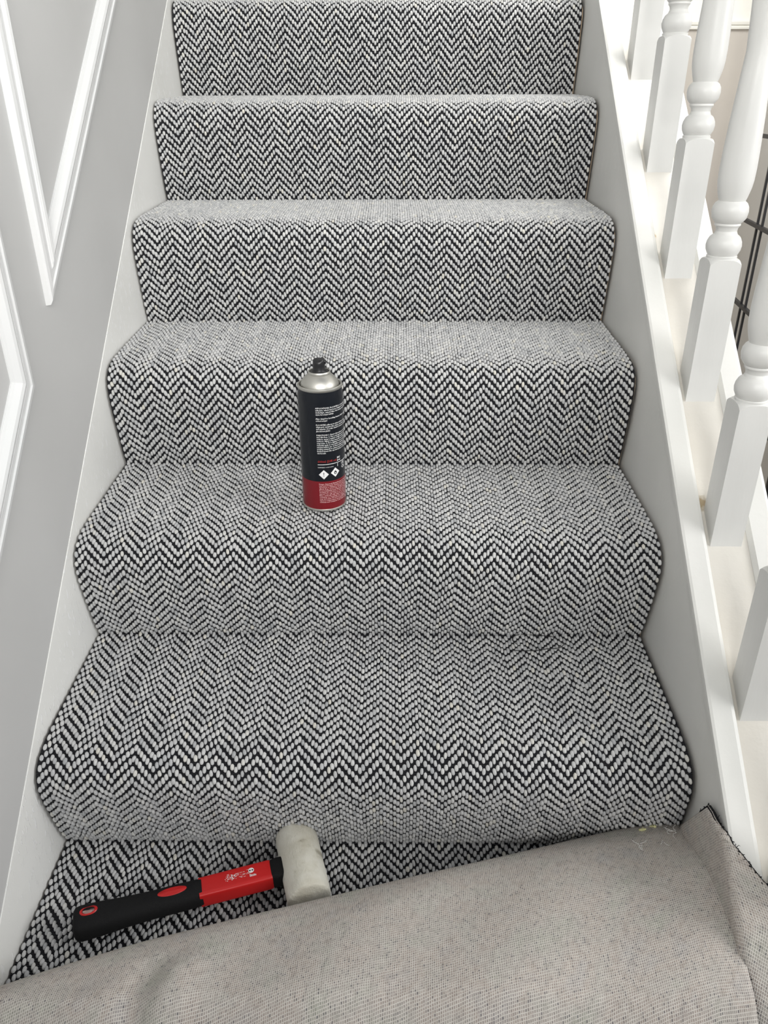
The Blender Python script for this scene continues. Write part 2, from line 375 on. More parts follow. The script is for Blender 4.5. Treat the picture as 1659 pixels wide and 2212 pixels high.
# loops
rings = [(0, 1.0), (.5, .95), (.86, .74), (1.0, .08)]; SEG = 10
tmpl = [(0., 0., 1.0)]
for rr2, hh in rings[1:]:
    for i in range(SEG):
        a = 2 * math.pi * i / SEG; tmpl.append((rr2 * math.cos(a), rr2 * math.sin(a), hh))
T = np.array(tmpl); T[:, 1] = np.sign(T[:, 1]) * np.abs(T[:, 1]) ** .76; nT = len(T)
tri = [(0, 1 + i, 1 + (i + 1) % SEG) for i in range(SEG)]
quad = []
for q in range(2):
    a0 = 1 + q * SEG; b0 = a0 + SEG
    for i in range(SEG): k = (i + 1) % SEG; quad.append((a0 + i, b0 + i, b0 + k, a0 + k))
tri = np.array(tri); quad = np.array(quad)
LX = []; LS = []
nrow = int(arc[-1] / REP)
for c in range(NC):
    ph = abs((c + 3) % 12 - 6) * .333
    s = (np.arange(nrow + 2) - ph) * REP + .004
    s = s[(s > .004) & (s < arc[-1] - .006)]
    LS.append(s); LX.append(np.full(len(s), xs0 + (c + .5) * CP))
LS = np.concatenate(LS); LX = np.concatenate(LX); nl = len(LS)
LS = LS + rng.normal(0, .0004, nl); LX = LX + rng.normal(0, .00018, nl) + .0012 * np.sin(LS * 9 + LX * 3)
LX = np.clip(LX, XL + .0028, XR - .0028)
la = .0044 * rng.uniform(.90, 1.1, nl); lb = .00240 * rng.uniform(.88, 1.14, nl); lh = .0032 * rng.uniform(.85, 1.15, nl)
rot = rng.normal(0, .09, nl) + .06
ix = LS / .003
cy_ = np.interp(LS, su, by); cz_ = np.interp(LS, su, bz); tyv = np.interp(LS, su, ty); tzv = np.interp(LS, su, tz)
q = np.hypot(tyv, tzv); tyv /= q; tzv /= q
# template axes: 0 = across, 1 = along, 2 = out.  Points follow the curved path along their own length
ax = T[:, 0][None] * lb[:, None]; al = T[:, 1][None] * la[:, None]; ho = T[:, 2][None] * lh[:, None]
axr = ax * np.cos(rot)[:, None] - al * np.sin(rot)[:, None]; alr = ax * np.sin(rot)[:, None] + al * np.cos(rot)[:, None]
sv = LS[:, None] + alr
yv = np.interp(sv, su, by); zv = np.interp(sv, su, bz); nyv = np.interp(sv, su, ny); nzv = np.interp(sv, su, nz_); qq = np.hypot(nyv, nzv)
LV = np.stack([LX[:, None] + axr, yv + nyv / qq * ho, zv + nzv / qq * ho], 2).reshape(-1, 3)
nV = lower_n + len(LV)
off = (np.arange(nl) * nT + lower_n)[:, None, None]
TR = (tri[None] + off).reshape(-1, 3); QD = (quad[None] + off).reshape(-1, 4)
me = bpy.data.meshes.new('stair_carpet')
me.vertices.add(nV); me.vertices.foreach_set('co', np.concatenate([V, LV]).astype(np.float32).ravel())
BF = np.array(F)
loops = np.concatenate([BF.ravel(), TR.ravel(), QD.ravel()]).astype(np.int32)
starts = np.concatenate([np.arange(len(BF)) * 4, BF.size + np.arange(len(TR)) * 3, BF.size + TR.size + np.arange(len(QD)) * 4]).astype(np.int32)
me.loops.add(len(loops)); me.loops.foreach_set('vertex_index', loops)
me.polygons.add(len(starts)); me.polygons.foreach_set('loop_start', starts)
me.polygons.foreach_set('material_index', np.concatenate([np.zeros(len(BF)), np.ones(len(starts) - len(BF))]).astype(np.int32))
me.materials.append(M['weave']); me.materials.append(M['loops'])
me.update(calc_edges=True); me.polygons.foreach_set('use_smooth', np.ones(len(starts), dtype=bool))
uv = me.uv_layers.new(name='UVMap'); vy = np.concatenate([np.repeat(su, 2), np.zeros(len(LV))]); allx = np.concatenate([V[:, 0], LV[:, 0]])
uv.data.foreach_set('uv', np.stack([allx[loops], vy[loops]], 1).astype(np.float32).ravel())
att = me.attributes.new('tone', 'FLOAT', 'POINT'); tone = np.clip(rng.normal(.5, .2, nl), 0, 1)
att.data.foreach_set('value', np.concatenate([np.zeros(lower_n), np.repeat(tone, nT)]).astype(np.float32))
carpet = bpy.data.objects.new('stair_carpet', me); COL.objects.link(carpet)
tag(carpet, 'grey and black chevron weave carpet fitted over all the steps', 'carpet')

# ---------------------------------------------------------------- loose carpet, folded back with its woven underside showing
def sheet(name, grid, uvs, mt, parent, thick, mt2, flip=False):
    nu, nv = len(grid), len(grid[0]); v = [tuple(p) for row in grid for p in row]
    f = [(i * nv + j, (i + 1) * nv + j, (i + 1) * nv + j + 1, i * nv + j + 1) for i in range(nu - 1) for j in range(nv - 1)]
    if flip: f = [q[::-1] for q in f]
    o = mesh_obj(name, v, f, mt, parent); me = o.data; me.materials.append(mt2)
    uv = me.uv_layers.new(name='UVMap')
    for lp in me.loops: uv.data[lp.index].uv = uvs[lp.vertex_index]
    md = o.modifiers.new('thick', 'SOLIDIFY'); md.thickness = thick; md.offset = -1; md.material_offset = 1; md.material_offset_rim = 1
    return o
lc = empty('loose_carpet', (0, -.2, 0)); bpy.context.view_layer.update()
tag(lc, 'loose length of carpet folded back on the lowest step, beige woven backing facing up', 'carpet')
RID = np.array([(-.408, -.243), (-.379, -.2335), (-.337, -.2165), (-.246, -.184), (-.147, -.155), (-.043, -.126), (.067, -.095), (.183, -.064), (.305, -.030), (.370, -.014), (.409, -.0095)])
sec = np.array([(.33, -.018), (.27, .004), (.20, .010), (.10, .011), (.03, .010), (.008, .015), (-.004, .027), (-.005, .042), (.002, .054), (.014, .064), (.035, .0735), (.07, .082), (.12, .087), (.18, .086), (.24, .076), (.30, .052), (.36, .012), (.40, -.03), (.44, -.085)])
def cr(P, m=7):
    out = []
    for i in range(len(P) - 1):
        p0 = P[max(i - 1, 0)]; p1 = P[i]; p2 = P[i + 1]; p3 = P[min(i + 2, len(P) - 1)]
        for t in np.linspace(0, 1, m, endpoint=False):
            out.append(.5 * ((2 * p1) + (-p0 + p2) * t + (2 * p0 - 5 * p1 + 4 * p2 - p3) * t * t + (-p0 + 3 * p1 - 3 * p2 + p3) * t ** 3))
    out.append(P[-1]); return np.array(out)
secd = cr(sec); sarc = np.concatenate([[0], np.cumsum(np.linalg.norm(np.diff(secd, axis=0), axis=1))])
grid = []; uvs = []
for x in np.linspace(-.404, .4085, 130):
    ry = float(np.interp(x, RID[:, 0], RID[:, 1])) + .006; row = []
    right = max(0, min(1, (x + .1) / .5))
    for (s, z), a in zip(secd, sarc):
        y = ry - s
        top = z > .03 or s > .2 and a > .33
        zz = z
        if a > .30:
            zz += .016 * max(0, min(1, (x - .05) / .33)) * min(1, max(0, (s - .015) / .09))
            # the left part lies lower because the step's nose falls away under it
            below = max(0, (-.255 - y)); zz -= below * (.9 - .3 * right)
            zz += .006 * math.sin(x * 11 + 1.0) * min(1, max(0, s) / .05) + .003 * math.sin(x * 27 + s * 20)* min(1, max(0, s) / .05)
            d = (x + .222 + (s - .06) * .15) / .022
            zz -= .011 * math.exp(-d * d) * min(1, max(0, (s - .035)) / .03)
            d2 = (x + .19 + (s - .06) * .15) / .03
            zz += .008 * math.exp(-d2 * d2) * min(1, max(0, (s - .035)) / .03)
        else:
            zz = max(zz, .004) if y > -.235 else .004 - (-.235 - y) * .9
        # keep the fold off the hollow behind it; edge wanders a little
        xx = x - max(0, (x - .36) / .0475) * (.0015 + .0015 * math.sin(s * 30)) * min(1, max(0, s) / .05)
        row.append((xx, y, zz)); uvs.append((x + .03 * s, a))
    grid.append(row)
o = sheet('folded_sheet', grid, uvs, M['backing'], None, .0055, M['weave'], True); child(o, lc)
FOLD_ROW = grid[-1]
# side flap standing against and over the right string
tipz = lambda y: .270 + SL * y
flap = []; fuv = []
NFY = 60
for i in range(NFY + 1):
    t = i / NFY; y = -.030 - .36 * t
    # outer edge in plan: leaves the string face, climbs over the cap and widens
    xo = float(np.interp(y, [-.39, -.26, -.215, -.1736, -.1614, -.1472, -.137, -.100, -.078, -.03], [.60, .515, .478, .4450, .4330, .4215, .4130, .4050, .4045, .4030]))
    zt = tipz(y)
    row = []
    ztop = float(np.interp(y, [-.137, -.115, -.090, -.078, -.055, -.03], [zt + .000, .1665, .1668, .1640, .120, .075]))
    A_ = Vector((.3985, .030 if y > -.2 else .030 + (y + .2) * .8))
    C_ = Vector((xo, ztop)) if y > -.137 else Vector((xo, zt + .006 + (xo - .41) * .10))
    Ea = A_.lerp(C_, .6) + Vector((.002 * min(1, max(0, (-.04 - y) / .05)), -.004)); Ea.x = min(Ea.x, .4030); Eb = Vector((.4065, zt + .006))
    bl = min(1, max(0, (-.10 - y) / .055)); E_ = Ea.lerp(Eb, bl)
    for j in range(25):
        q_ = j / 24
        p = A_.lerp(E_, q_ / .6) if q_ < .6 else E_.lerp(C_, (q_ - .6) / .4)
        row.append(Vector((p.x, y, p.y)))
    flap.append(row)
# relax the flap so it bends softly
for _ in range(6):
    fl2 = [r[:] for r in flap]
    for i in range(1, NFY):
        for j in range(1, 24):
            fl2[i][j] = (flap[i - 1][j] + flap[i + 1][j] + flap[i][j - 1] + flap[i][j + 1]) * .25
    for i in range(1, NFY):
        for j in range(1, 24):
            q = fl2[i][j]; top = tipz(q.y) + .005
            if q.z < top - .006: q.x = min(q.x, .4025)
            elif q.x > .4035 and q.z < top: q.z = top
    flap = fl2
for i, r in enumerate(flap):
    a = 0
    for j in range(25):
        if j: a += (r[j] - r[j - 1]).length
        ang = .5; fuv.append((a * math.cos(ang) + (.36 * i / NFY) * math.sin(ang), -a * math.sin(ang) + (.36 * i / NFY) * math.cos(ang)))
o = sheet('side_flap', flap, fuv, M['backing'], None, .004, M['weave']); child(o, lc)
o['label'] = 'narrow flap of the same backing bent up over the right string'
# black cut pile along the flap's edge and the fold's edge
fz = [tube([flap[i][24] + Vector((.0006, 0, -.0022)) for i in range(6, NFY + 1)], .0017, 7)]
for i in range(6, NFY + 1):
    for k in range(14):
        p = flap[i][24] + Vector((random.uniform(.0, .002), random.uniform(-.004, .004), random.uniform(-.004, -.0008)))
        d = Vector((random.uniform(.0, .0026), random.uniform(-.0026, .0026), random.uniform(-.0018, .0012)))
        fz.append(tube([p, p + d * .5, p + d], [.0006, .0005, .0002], 4))
for k in range(4):
    p = flap[12 + 6 * k][24]; d = Vector((.006 - .001 * k, .007 - .005 * k, .003)); fz.append(tube([p, p + d * .5 + Vector((0, 0, .001)), p + d + Vector((0, 0, -.003))], [.0004, .0003, .0002], 5))
o = child(mesh_obj('cut_pile', *join(*fz), M['weave']), lc); o['label'] = 'frayed black pile along the cut edge'
fz = []
for a_i in range(30, len(FOLD_ROW) - 1):
    for k in range(3):
        p = Vector(FOLD_ROW[a_i]).lerp(Vector(FOLD_ROW[a_i + 1]), k / 3) + Vector((.0003, 0, -random.uniform(.002, .005)))
        d = Vector((random.uniform(.0005, .003), random.uniform(-.002, .002), random.uniform(-.003, .001)))
        fz.append(tube([p, p + d], [.0009, .0004], 5))
o = child(mesh_obj('cut_pile', *join(*fz), M['weave']), lc); o['label'] = 'black pile showing at the fold edge'

# ---------------------------------------------------------------- spray can
m, N, L, b = mat('printed_can', (.01, .011, .014), .25, spec=.3); b.inputs['Coat Roughness'].default_value = .12
tc = N.new('ShaderNodeTexCoord'); sp = N.new('ShaderNodeSeparateXYZ'); L.new(tc.outputs['Object'], sp.inputs[0])
gt = N.new('ShaderNodeMath'); gt.operation = 'GREATER_THAN'; gt.inputs[1].default_value = .0481; L.new(sp.outputs[2], gt.inputs[0])
mx = N.new('ShaderNodeMix'); mx.data_type = 'RGBA'; L.new(gt.outputs[0], mx.inputs[0]); mx.inputs[6].default_value = (.19, .012, .018, 1); mx.inputs[7].default_value = (.008, .010, .014, 1)
L.new(mx.outputs[2], b.inputs['Base Color']); M['can'] = m
m, N, L, b = mat('brushed_tin', (.58, .57, .53), .44, 1.0); n = noise(N, L, 300, 2, sc=(1, 1, 6)); bump(N, L, b, n.outputs[0], .04, .001); M['tin'] = m
m, N, L, b = mat('black_plastic', (.010, .010, .012), .35); n = noise(N, L, 400, 2); bump(N, L, b, n.outputs[0], .05, .001); M['plastic'] = m
m, N, L, b = mat('white_ink', (.80, .80, .80), .4); n = noise(N, L, 500, 2); r_ = ramp(N, L, n.outputs[0], [(.3, (.72, .72, .72)), (.6, (.86, .86, .86))]); L.new(r_.outputs[0], b.inputs['Base Color']); M['ink'] = m
m, N, L, b = mat('red_ink', (.30, .015, .015), .4); M['redink'] = m; n = noise(N, L, 500, 2); bump(N, L, b, n.outputs[0], .05, .0005)
m, N, L, b = mat('pink_ink', (.80, .50, .52), .4); M['pinkink'] = m; n = noise(N, L, 500, 2); bump(N, L, b, n.outputs[0], .05, .0005)
CX, CY, CZ, CR = -.0655, .3092, .3622, .0318
can = empty('spray_can', (CX, CY, CZ)); tag(can, 'black and dark red aerosol can with silver shoulder standing on the third tread', 'spray can'); bpy.context.view_layer.update()
def canpart(name, prof, mt, seg=64, sharp=35, lab=None):
    v, f = lathe(prof, seg); o = mesh_obj(name, v, f, mt, can, sharp=sharp)
    if lab: o['label'] = lab
    return o
body = canpart('body', [(.0025, .0300), (.0035, .0313), (.006, CR), (.165, CR), (.170, .0317), (.1745, .0310), (.178, .0305), (.1810, .0304)], M['can'])
canpart('bottom_rim', [(0, .0285), (0, .0312), (.0008, .0321), (.0022, .0323), (.0034, .0318), (.0036, .0305)], M['tin'])
canpart('top_rim', [(.1795, .0303), (.1805, .0311), (.1825, .0314), (.1840, .0311), (.1848, .0300), (.1840, .0288), (.1810, .0280), (.1780, .0272)], M['tin'])
dome = canpart('shoulder', [(.1775, .0270), (.1812, .0268), (.1850, .0262), (.1890, .0245), (.1930, .0213), (.1968, .0172), (.1980, .0152), (.1985, .0145)], M['tin'])
v, f = lathe([(.1972, .0146), (.1975, .0153), (.1995, .0157), (.2012, .0155), (.2022, .0149), (.2020, .0141), (.2008, .0137), (.1985, .0136)], 48, cap=False)
mesh_obj('valve_collar', v, f, M['tin'], can, sharp=40)
# valve cup and nozzle
v1 = lathe([(.1986, .0136), (.2010, .0135), (.2006, .0118), (.2012, .0108), (.2035, .0097)], 40)
mesh_obj('valve_cup', *v1, M['plastic'], can, sharp=35)
seg = 40; v = []; f = []
prof = [(.2025, .0093), (.2045, .0086), (.2100, .0084), (.2150, .0083), (.2172, .0080), (.2182, .0070), (.2183, .0040), (.2178, .0006)]
for (z, r) in prof:
    for i in range(seg):
        a = 2 * math.pi * i / seg; x = r * math.cos(a); y = r * math.sin(a); zz = z
        if z > .212: zz = z - .0032 * max(0, (-y * .8 - x * .3) / .0084) + (.0012 if x > .004 else 0)
        v.append((x, y, zz))
for j in range(len(prof) - 1):
    for i in range(seg):
        k = (i + 1) % seg; f.append((j * seg + i, j * seg + k, (j + 1) * seg + k, (j + 1) * seg + i))
f.append(tuple(reversed(range(seg)))); f.append(tuple(range((len(prof) - 1) * seg, len(prof) * seg)))
noz = mesh_obj('nozzle', v, f, M['plastic'], can, sharp=40)
v, f = box(.0065, .0100, -.0035, .0035, .2115, .2168); o = mesh_obj('nozzle_lip', v, f, M['plastic'], noz, smooth=False); bevel(o, .0012)
# print wrapped round the body
TH0 = math.atan2(CAM.y - CY, CAM.x - CX)
def wrap(pts2d, rad=CR + .00012):
    return [(rad * math.cos(TH0 + u / CR), rad * math.sin(TH0 + u / CR), z) for u, z in pts2d]
def text_geo(s, size, u0, z0, width=None, bold=0.0):
    c = bpy.data.curves.new('t', 'FONT'); c.body = s; c.size = size; c.resolution_u = 1; c.offset = bold
    o = bpy.data.objects.new('t', c); COL.objects.link(o); bpy.context.view_layer.update()
    me = bpy.data.meshes.new_from_object(o.evaluated_get(bpy.context.evaluated_depsgraph_get()))
    P = [(q.co.x, q.co.y) for q in me.vertices]; F = [tuple(p.vertices) for p in me.polygons]
    bpy.data.objects.remove(o); bpy.data.curves.remove(c); bpy.data.meshes.remove(me)
    mxw = max((p[0] for p in P), default=1); k = (width / mxw) if width else 1
    return wrap([(u0 + p[0] * k, z0 + p[1]) for p in P]), F
def zz(vpx): return (1105 - vpx) / 1422.0 + .0003
U0 = -.0077
paras = [(881.5, ['APPLICATIONS: FLOORTEK is a heavy duty', 'adhesive, which has been designed to bond', 'underlays, carpet tiles, felt and protective', 'carpets, foam and paper underlays.']),
         (903, ['Also ideal for bonding foams, fabrics and', 'cardboard and paper']),
         (916, ['FLOORTEK adheres to many surfaces such as', 'chipboard, ceramic tiles, stone, concrete, wood', 'and plaster. It is also ideal to bond to metal', 'glass and most plastics.']),
         (937.5, ['DIRECTIONS: 1. Ensure that surfaces are clean', 'and dirt free. 2. For a strong bond on two', 'surfaces, spray a number of light coats on both', 'surfaces. Allow a few seconds for solvent to', 'evaporate. 3. For a lighter bond on the same', 'materials apply to one surface and allow to dry', 'minutes before use. 4. Press surfaces together', 'working outwards to achieve a good bond. When', 'finished invert the can and spray to clear and', 'clear the nozzle.'])]
short = {'carpets, foam and paper underlays.': .026, 'cardboard and paper': .016, 'glass and most plastics.': .020, 'clear the nozzle.': .0125}
parts = []
for v0, lines in paras:
    for i, s in enumerate(lines):
        parts.append(text_geo(s, .0029, U0, zz(v0 + 4.28 * i), short.get(s, .052), .00005))
parts.append(text_geo('FLAMMABLE: contains acetone', .0019, U0, zz(1006.5), .023, .00003))
parts.append(text_geo('EMC', .0040, .0215, zz(991), .0058, .0001))
parts.append((wrap([(.0215 + dx, zz(996) + dz) for dx, dz in ((0, 0), (.006, 0), (.006, .0015), (0, .0015))]), [(0, 1, 2, 3)]))
parts.append(text_geo('UK', .0068, .0300, zz(1008), .0075, .0001)); parts.append(text_geo('CA', .0068, .0300, zz(1016), .0075, .0001))
strip = [(U0 + .0545 * i / 24, zz(1000) + dz) for i in range(25) for dz in (0, .0008)]
parts.append((wrap(strip), [(2 * i, 2 * i + 2, 2 * i + 3, 2 * i + 1) for i in range(24)]))
parts.append((wrap([(.0218, zz(1008)), (.0225, zz(1008)), (.0225, zz(1001)), (.0218, zz(1001))]), [(0, 1, 2, 3)]))
def diamond(uc, zc, h, n=6):
    pts = []; F = []
    for i in range(-n, n + 1):
        x = h * i / n; y = h - abs(x); pts += [(uc + x * 1.0, zc - y), (uc + x, zc + y)]
    for i in range(2 * n): F.append((2 * i, 2 * i + 2, 2 * i + 3, 2 * i + 1))
    return pts, F
for uc, vc in ((.0004, 1021.5), (.0178, 1019.5)):
    p, F_ = diamond(uc, zz(vc), .0072); parts.append((wrap(p), F_))
lab = mesh_obj('label_print', *join(*parts), M['ink'], can, smooth=False); lab['label'] = 'white printed text and hazard diamonds'
parts = [text_geo('600ml (20fl oz)', .0046, U0, zz(995), .0285, .0001)]
p, F_ = diamond(.0004, zz(1021.5), .0081); 
mesh_obj('volume_print', *join(*parts), M['redink'], can, smooth=False)
red_lines = ['Danger. Extremely flammable aerosol. Pressurised', 'may burst if heated. Causes serious eye irritation.', 'drowsiness or dizziness. Toxic to aquatic life with', 'effects. Keep out of reach of children. Keep away', 'from heat/sparks/open flames/hot surfaces. No', 'smoking. Do not pierce or burn, even after use', 'vapours. Use only outdoors or in a well ventilated', 'Rinse cautiously with water for several minutes', 'container to recycling. If on skin: wash with', 'soap and water. Protect from sunlight. Do not', 'expose to temperatures exceeding 50C. Dispose of', 'contents and container in line with local rules.']
parts = [text_geo(s, .0026, U0 + .0006, zz(1044 + 3.72 * i), .052, .00004) for i, s in enumerate(red_lines)]
mesh_obj('warning_print', *join(*parts), M['pinkink'], can, smooth=False)
def wrap2(p): return wrap(p, CR + .0002)
# exclamation mark and flame inside the diamonds
ex = [(.0004 - .0006, zz(1021.5) + .0032), (.0004 + .0006, zz(1021.5) + .0032), (.0004 + .0003, zz(1021.5) - .0012), (.0004 - .0003, zz(1021.5) - .0012)]
dot = [(.0004 + .0006 * math.cos(a), zz(1021.5) - .0026 + .0006 * math.sin(a)) for a in np.linspace(0, 2 * math.pi, 9)[:-1]]
fc = (.0178, zz(1019.5) - .0006); ro = .0023; ri = .0011; ring = []
for a in np.linspace(0, 2 * math.pi, 17)[:-1]:
    ring += [(fc[0] + ro * math.cos(a), fc[1] + ro * math.sin(a) * 1.15 + (.0012 if 1.2 < a < 1.9 else 0)), (fc[0] + ri * math.cos(a), fc[1] - .0005 + ri * math.sin(a))]
rf = [(2 * i, 2 * ((i + 1) % 16), 2 * ((i + 1) % 16) + 1, 2 * i + 1) for i in range(16)]
mesh_obj('hazard_symbols', *join((wrap2(ex), [(0, 1, 2, 3)]), (wrap2(dot), [tuple(range(8))]), (wrap2(ring), rf)), M['plastic'], can, smooth=False)

# ---------------------------------------------------------------- rubber mallet
m, N, L, b = mat('white_rubber', (.66, .64, .57), .6)
n1 = noise(N, L, 14, 5, rough=.6); r_ = ramp(N, L, n1.outputs[0], [(.3, (.50, .47, .38)), (.48, (.62, .60, .52)), (.62, (.70, .69, .62))])
n2 = noise(N, L, 35, 4, sc=(1, 1, .4)); r2 = ramp(N, L, n2.outputs[0], [(.30, (.42, .39, .33)), (.38, (.92, .91, .88)), (.45, (1, 1, 1))])
mx = N.new('ShaderNodeMix'); mx.data_type = 'RGBA'; mx.blend_type = 'MULTIPLY'; mx.inputs[0].default_value = .8; L.new(r_.outputs[0], mx.inputs[6]); L.new(r2.outputs[0], mx.inputs[7])
L.new(mx.outputs[2], b.inputs['Base Color']); n3 = noise(N, L, 120, 5, sc=(1, .5, 1), rough=.7); ad = N.new('ShaderNodeMath'); ad.operation = 'ADD'; L.new(n2.outputs[0], ad.inputs[0]); L.new(n3.outputs[0], ad.inputs[1]); bump(N, L, b, ad.outputs[0], .8, .002); M['rubber'] = m
m, N, L, b = mat('black_grip', (.006, .006, .0065), .8, spec=.25); n = noise(N, L, 700, 2); bump(N, L, b, n.outputs[0], .5, .0008); M['grip'] = m
m, N, L, b = mat('red_plastic', (.50, .012, .012), .38); n = noise(N, L, 60, 3); bump(N, L, b, n.outputs[0], .06, .001); M['red'] = m
m, N, L, b = mat('steel_inside', (.5, .35, .33), .2, 1.0); n = noise(N, L, 60, 3); bump(N, L, b, n.outputs[0], .06, .001); M['steel'] = m
butt = Vector((-.3425, -.137, .0200)); headc = Vector((-.0775, -.0595, .0295)); hd = (headc - butt)
mal = empty('rubber_mallet', butt, 0); mal.rotation_euler = Matrix((hd.normalized(), Vector((-hd.y, hd.x, 0)).normalized(), hd.normalized().cross(Vector((-hd.y, hd.x, 0)).normalized()))).transposed().to_euler()
tag(mal, 'white rubber mallet with red and black handle lying on the lowest visible tread', 'mallet')
LEN = hd.length
def rod(sections, seg=32):
    v = []; f = []
    for (x, wy, hz, p, zc) in sections:     # superellipse sections
        for i in range(seg):
            a = 2 * math.pi * i / seg; c, s = math.cos(a), math.sin(a)
            v.append((x, wy * math.copysign(abs(c) ** (2 / p), c), zc + hz * math.copysign(abs(s) ** (2 / p), s)))
    for j in range(len(sections) - 1):
        for i in range(seg):
            k = (i + 1) % seg; f.append((j * seg + i, j * seg + k, (j + 1) * seg + k, (j + 1) * seg + i))
    f.append(tuple(reversed(range(seg)))); n = (len(sections) - 1) * seg; f.append(tuple(range(n, n + seg)))
    return v, f
grip = mesh_obj('grip', *rod([(0, .012, .010, 2.6, 0), (.0008, .0155, .0130, 2.8, 0), (.003, .0178, .0152, 3, 0), (.008, .0188, .0160, 3, 0), (.03, .0186, .0158, 2.8, 0), (.06, .0168, .0148, 2.5, .0), (.09, .0158, .0142, 2.4, 0), (.125, .0158, .0142, 2.4, 0), (.148, .0150, .0136, 2.6, 0), (.1515, .0146, .0132, 2.8, 0)]), M['grip'], mal, sharp=50)
mesh_obj('shaft', *rod([(.148, .0142, .0118, 7, 0), (.235, .0146, .0118, 7, -.0002), (.2375, .0138, .0110, 7, -.0002)], 48), M['red'], mal, sharp=30)
mesh_obj('neck', *rod([(.236, .0130, .0105, 5, 0), (.2385, .0145, .0125, 5, 0), (.246, .0152, .0130, 5, 0), (.262, .0150, .0130, 5, 0)]), M['grip'], mal, sharp=40)
HR = .0275; HL = .1
# head: cylinder across the handle with worn rounded rims
prof = [(-HL / 2, .022), (-HL / 2 + .0003, .0248), (-HL / 2 + .0012, .0264), (-HL / 2 + .004, .0271), (-HL / 2 + .02, .0274), (0, HR), (HL / 2 - .02, .0274), (HL / 2 - .005, .0272), (HL / 2 - .0015, .0266), (HL / 2 - .0003, .0255), (HL / 2, .022)]
v, f = lathe(prof, 56); rr3 = random.Random(3)
v = [(x * (1 + .012 * math.sin(5 * math.atan2(y, x) + z * 60)), y * (1 + .010 * math.sin(3 * math.atan2(y, x) + z * 90)), z) for x, y, z in v]
v = [(LEN + y, z, -x - .0005) for x, y, z in v]      # local y is across the handle
mesh_obj('head', v, f, M['rubber'], mal, sharp=35)
# inlays on the grip
def oval(cx, cy, rx, ry, zt, h, mt, name, par, hole=0, skew=0):
    n = 36; v = []; f = []
    rs = [1.0, .92, .0] if not hole else [1.0, .93, hole + .05, hole]
    zs = [0, h, h] if not hole else [0, h, h, -.001]
    for r, z in zip(rs, zs):
        for i in range(n):
            a = 2 * math.pi * i / n; c, s = math.cos(a), math.sin(a)
            x = rx * r * c; y = ry * r * s
            if hole: k = abs(c) ** .8; x = rx * math.copysign(k, c) * r
            yy = cy + y + skew * x; crown = (1 - min(1, abs(yy / .0162)) ** 2.5) ** .4
            v.append((cx + x, yy, zt * crown + z))
    for j in range(len(rs) - 1):
        for i in range(n): k = (i + 1) % n; f.append((j * n + i, j * n + k, (j + 1) * n + k, (j + 1) * n + i))
    return mesh_obj(name, v, f, mt, par, sharp=40)
o = oval(.1165, .0010, .0175, .0058, .01425, .0006, M['red'], 'oval_inlay', grip); o['label'] = 'red oval inlay'
o = oval(.0190, .0030, .0105, .0066, .0158, .0008, M['red'], 'hanging_hole_rim', grip, hole=.66); o['label'] = 'red rim of the hanging hole'
oval(.0190, .0030, .0072, .0045, .0157, .0003, M['steel'], 'hanging_hole', grip)
# worn sticker on the red shaft
rs_ = random.Random(5); parts = []
def quad2(x, y, wx, wy, z=.0119): return ([(x, y, z), (x + wx, y, z), (x + wx, y + wy, z), (x, y + wy, z)], [(0, 1, 2, 3)])
for i in range(7):
    x = .183
    while x < .208:
        wx = rs_.uniform(.001, .004)
        if rs_.random() < .62: parts.append(quad2(x, -.003 + i * .0014, wx, .0004))
        x += wx + rs_.uniform(.0004, .0018)
for i in range(26): parts.append(quad2(rs_.uniform(.180, .193), rs_.uniform(-.004, .004), rs_.uniform(.0005, .0018), rs_.uniform(.0004, .0012)))
for i in range(5): parts.append(quad2(.2105 + i * .0017, -.0055, .0010, rs_.uniform(.002, .004)))
parts.append(([( .213 + .0036 * math.cos(a), .0035 + .0036 * math.sin(a), .0119) for a in np.linspace(0, 2 * math.pi, 19)[:-1]], [tuple(range(18))]))
o = mesh_obj('worn_sticker', *join(*parts), M['ink'], mal, smooth=False); o['label'] = 'scuffed white print with a small roundel'
parts = [([( .213 + dx + .0012 * math.cos(a), .0035 + .0010 * math.sin(a), .0120) for a in np.linspace(0, 2 * math.pi, 11)[:-1]], [tuple(range(10))]) for dx in (-.0016, .0016)]
mesh_obj('roundel_marks', *join(*parts), M['plastic'], o, smooth=False)

# ---------------------------------------------------------------- black grid screen in the hall
ga = math.radians(8); scr = empty('grid_screen', (1.10, 1.5, FLOOR_Z), -ga)
tag(scr, 'black metal grid screen standing in the hall beyond the balusters', 'room divider')
def bar(x0, x1, y0, y1, z0, z1, name='upright'):
    v, f = box(x0, x1, y0, y1, z0 - FLOOR_Z, z1 - FLOOR_Z); return mesh_obj(name, v, f, M['black_metal'], scr, smooth=False)
yb = .285
bar(-.003, .003, yb - .030, yb - .021, -.12, 1.9); bar(-.003, .003, yb + .021, yb + .030, -.12, 1.9)
bar(-.006, .006, -.9, -.888, -.12, 1.9); bar(-.003, .003, .60, .608, FLOOR_Z, 1.9); bar(-.006, .006, -.30, -.288, FLOOR_Z, 1.9)
for z in (.07, .312, .5515, .795, 1.04, 1.28, 1.52, 1.76, 1.9):
    bar(-.008, .003, -.9, .61, z - .0055, z + .0055, 'crossbar')
bar(-.012, .012, -.9, .612, -.155, -.095, 'bottom_rail')

